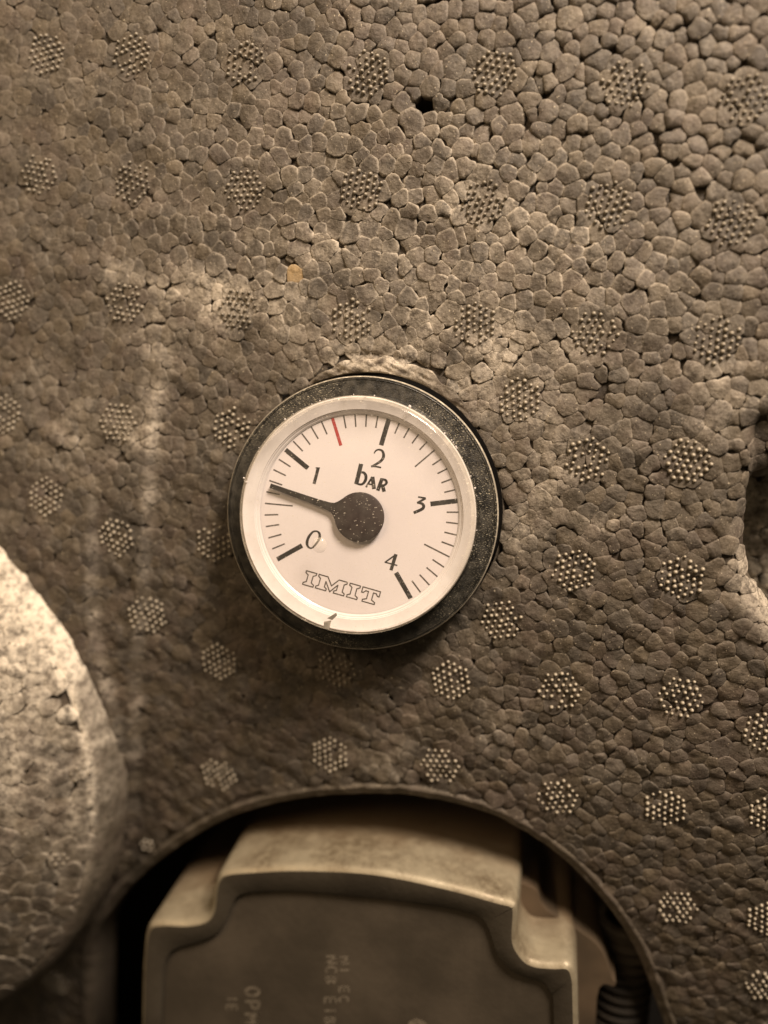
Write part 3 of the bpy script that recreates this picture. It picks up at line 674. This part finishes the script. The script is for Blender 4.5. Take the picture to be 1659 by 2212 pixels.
So = spline(atl(O, YF)[:, (0, 2)], 6); Si = spline(atl(I2, YF)[:, (0, 2)], 6)
n_in = offs(So, 1.0) - So
if sdf((So + .5 * n_in)[80][None], So)[0] > 0: n_in = -n_in
L3 = lambda a, y: np.stack([a[:, 0], np.full(len(a), y), a[:, 1]], 1)
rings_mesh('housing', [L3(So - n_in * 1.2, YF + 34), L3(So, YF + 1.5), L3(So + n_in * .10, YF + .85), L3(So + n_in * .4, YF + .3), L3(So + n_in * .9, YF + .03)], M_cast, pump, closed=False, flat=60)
rings_mesh('front_flange', [L3(So + n_in * .9, YF + .03), L3(Si, YF), L3(Si - (Si - So) * -.03, YF + .12), L3(Si + (Si - So) * .05, YF + 1.2)], M_front, pump, closed=False, flat=60)
Pl = Si + (Si - So) * .045
bm_ = L3(Pl, YF + .75)
plate = rings_mesh('face_plate', [L3(Pl, YF + 1.3), bm_], M_plate, pump, closed=True, cap='last')
# printed lines on the plate, read sideways
TY = YF + .73
def bars(name, lst):
    V = []; F = []
    for pts, wd in lst: ribbon(V, F, atl(pts, TY)[:, (0, 2)] if len(pts) < 3 else spline(atl(pts, TY)[:, (0, 2)], 4), wd, TY)
    return slab(name, V, F, .02, M_print, plate)
def glyph(ch, x, y, h, w):
    """letters turned a quarter clockwise: their tops point right"""
    q = lambda u, v: (x - h / 2 + v * h, y + u * w)
    d = {'O': [[q(.5, 0), q(.1, .25), q(.1, .75), q(.5, 1), q(.9, .75), q(.9, .25), q(.5, 0)]],
         'P': [[q(.1, 0), q(.1, 1)], [q(.1, 1), q(.7, .95), q(.9, .75), q(.7, .5), q(.1, .48)]],
         'M': [[q(0, 0), q(0, 1)], [q(0, 1), q(.5, .3)], [q(.5, .3), q(1, 1)], [q(1, 1), q(1, 0)]],
         'I': [[q(.5, 0), q(.5, 1)]], 'E': [[q(.1, 0), q(.1, 1)], [q(.1, 1), q(.9, 1)], [q(.1, .5), q(.8, .5)], [q(.1, 0), q(.9, 0)]],
         'N': [[q(0, 0), q(0, 1)], [q(0, 1), q(1, 0)], [q(1, 0), q(1, 1)]], 'S': [[q(.9, .85), q(.5, 1), q(.1, .75), q(.9, .3), q(.5, 0), q(.1, .15)]],
         'C': [[q(.9, .85), q(.5, 1), q(.1, .7), q(.1, .3), q(.5, 0), q(.9, .15)]], 'A': [[q(0, 0), q(.5, 1)], [q(.5, 1), q(1, 0)], [q(.2, .35), q(.8, .35)]], 'B': [[q(.1, 0), q(.1, 1)], [q(.1, 1), q(.9, .75), q(.1, .5)], [q(.1, .5), q(.95, .25), q(.1, 0)]], ' ': []}
    return [(s, wdt_) for s in d[ch]]
def word(name, txt, x, y, h, w, adv, wd):
    global wdt_; wdt_ = wd; L = []
    for i, ch in enumerate(txt): L += glyph(ch, x - i * .6, y + i * adv, h, w)
    bars(name, L)
word('printed_word', 'OPM', 545, 2133, 30, 19, 29, .42)
word('printed_line', 'IE', 501, 2152, 22, 13, 18, .28)
word('printed_line', 'NCB EIB', 716, 2066, 24, 15, 22, .32)
word('printed_line', 'NI EC', 745, 2068, 20, 14, 21, .32)
V_ = []; F_ = []; cr = at(903, 2222, TY)[[0, 2]]
for k in range(28):
    a0, a1 = 2 * math.pi * k / 28, 2 * math.pi * (k + 1) / 28; b = len(V_)
    for a in (a0, a1):
        for r in (.78, 1.75): V_.append((cr[0] + r * math.cos(a), TY - .02, cr[1] + r * 1.0 * math.sin(a)))
    F_.append((b, b + 1, b + 3, b + 2))
slab('printed_ring', V_, F_, .02, M_print, plate)
# brown motor body behind the cast cover
Bp = spline(atl([(330, 2480), (335, 2010), (440, 1960), (520, 1875), (1085, 1900), (1180, 1965), (1290, 2040), (1322, 2110), (1330, 2130), (1290, 2160), (1290, 2480)], YF + 10)[:, (0, 2)], 5)
rings_mesh('motor_body', [L3(Bp, YF + 40), L3(Bp, YF + 10.6), L3(Bp * .995 + Bp.mean(0) * .005, YF + 10)], M_brown, pump, closed=True, cap='last')

# ribbed black hose beside the pump
hose = empty('ribbed_hose', 'black ribbed rubber hose standing beside the pump head', 'hose')
hc = at(1350, 2075, 17.0); V = []; F = []; n = 32; Rh = 4.9; nr = 0
zs = np.linspace(hc[2] + 7.6, hc[2] - 22, 150)
rings = []
for z in zs:
    d = hc[2] + 7.6 - z; r = Rh + .45 * math.sin(d * 2 * math.pi / 1.9) if d > 1.8 else Rh * .97 + (.35 if d < .9 else 0)
    a = np.linspace(0, 2 * math.pi, n, endpoint=False)
    rings.append(np.stack([hc[0] + r * np.cos(a) - .05 * d, hc[1] + r * np.sin(a), np.full(n, z)], 1))
rings_mesh('hose_tube', rings, M_rubber, hose, flat=80)
top = [np.stack([hc[0] + r * np.cos(a), hc[1] + r * np.sin(a), np.full(n, hc[2] + z)], 1) for r, z in ((Rh + .3, 7.2), (Rh + .35, 8.2), (Rh, 8.6), (Rh - 1.2, 8.6), (Rh - 1.3, 7.0))]
rings_mesh('hose_collar', top, M_rubber, hose, flat=40)
# the dark space behind everything
b0, b1 = X0 - 20, X1 + 20; c0, c1 = Z0 - 20, Z1 + 20
rings_mesh('cavity_wall', [np.array([(b0, 2.9, c0), (b1, 2.9, c0), (b1, 2.9, c1), (b0, 2.9, c1)], float), np.array([(b0, 62., c0), (b1, 62., c0), (b1, 62., c1), (b0, 62., c1)])], M_cavity, None, cap='last')['kind'] = 'structure'
bpy.data.objects['cavity_wall']['label'] = 'dark hollow behind the foam panel'
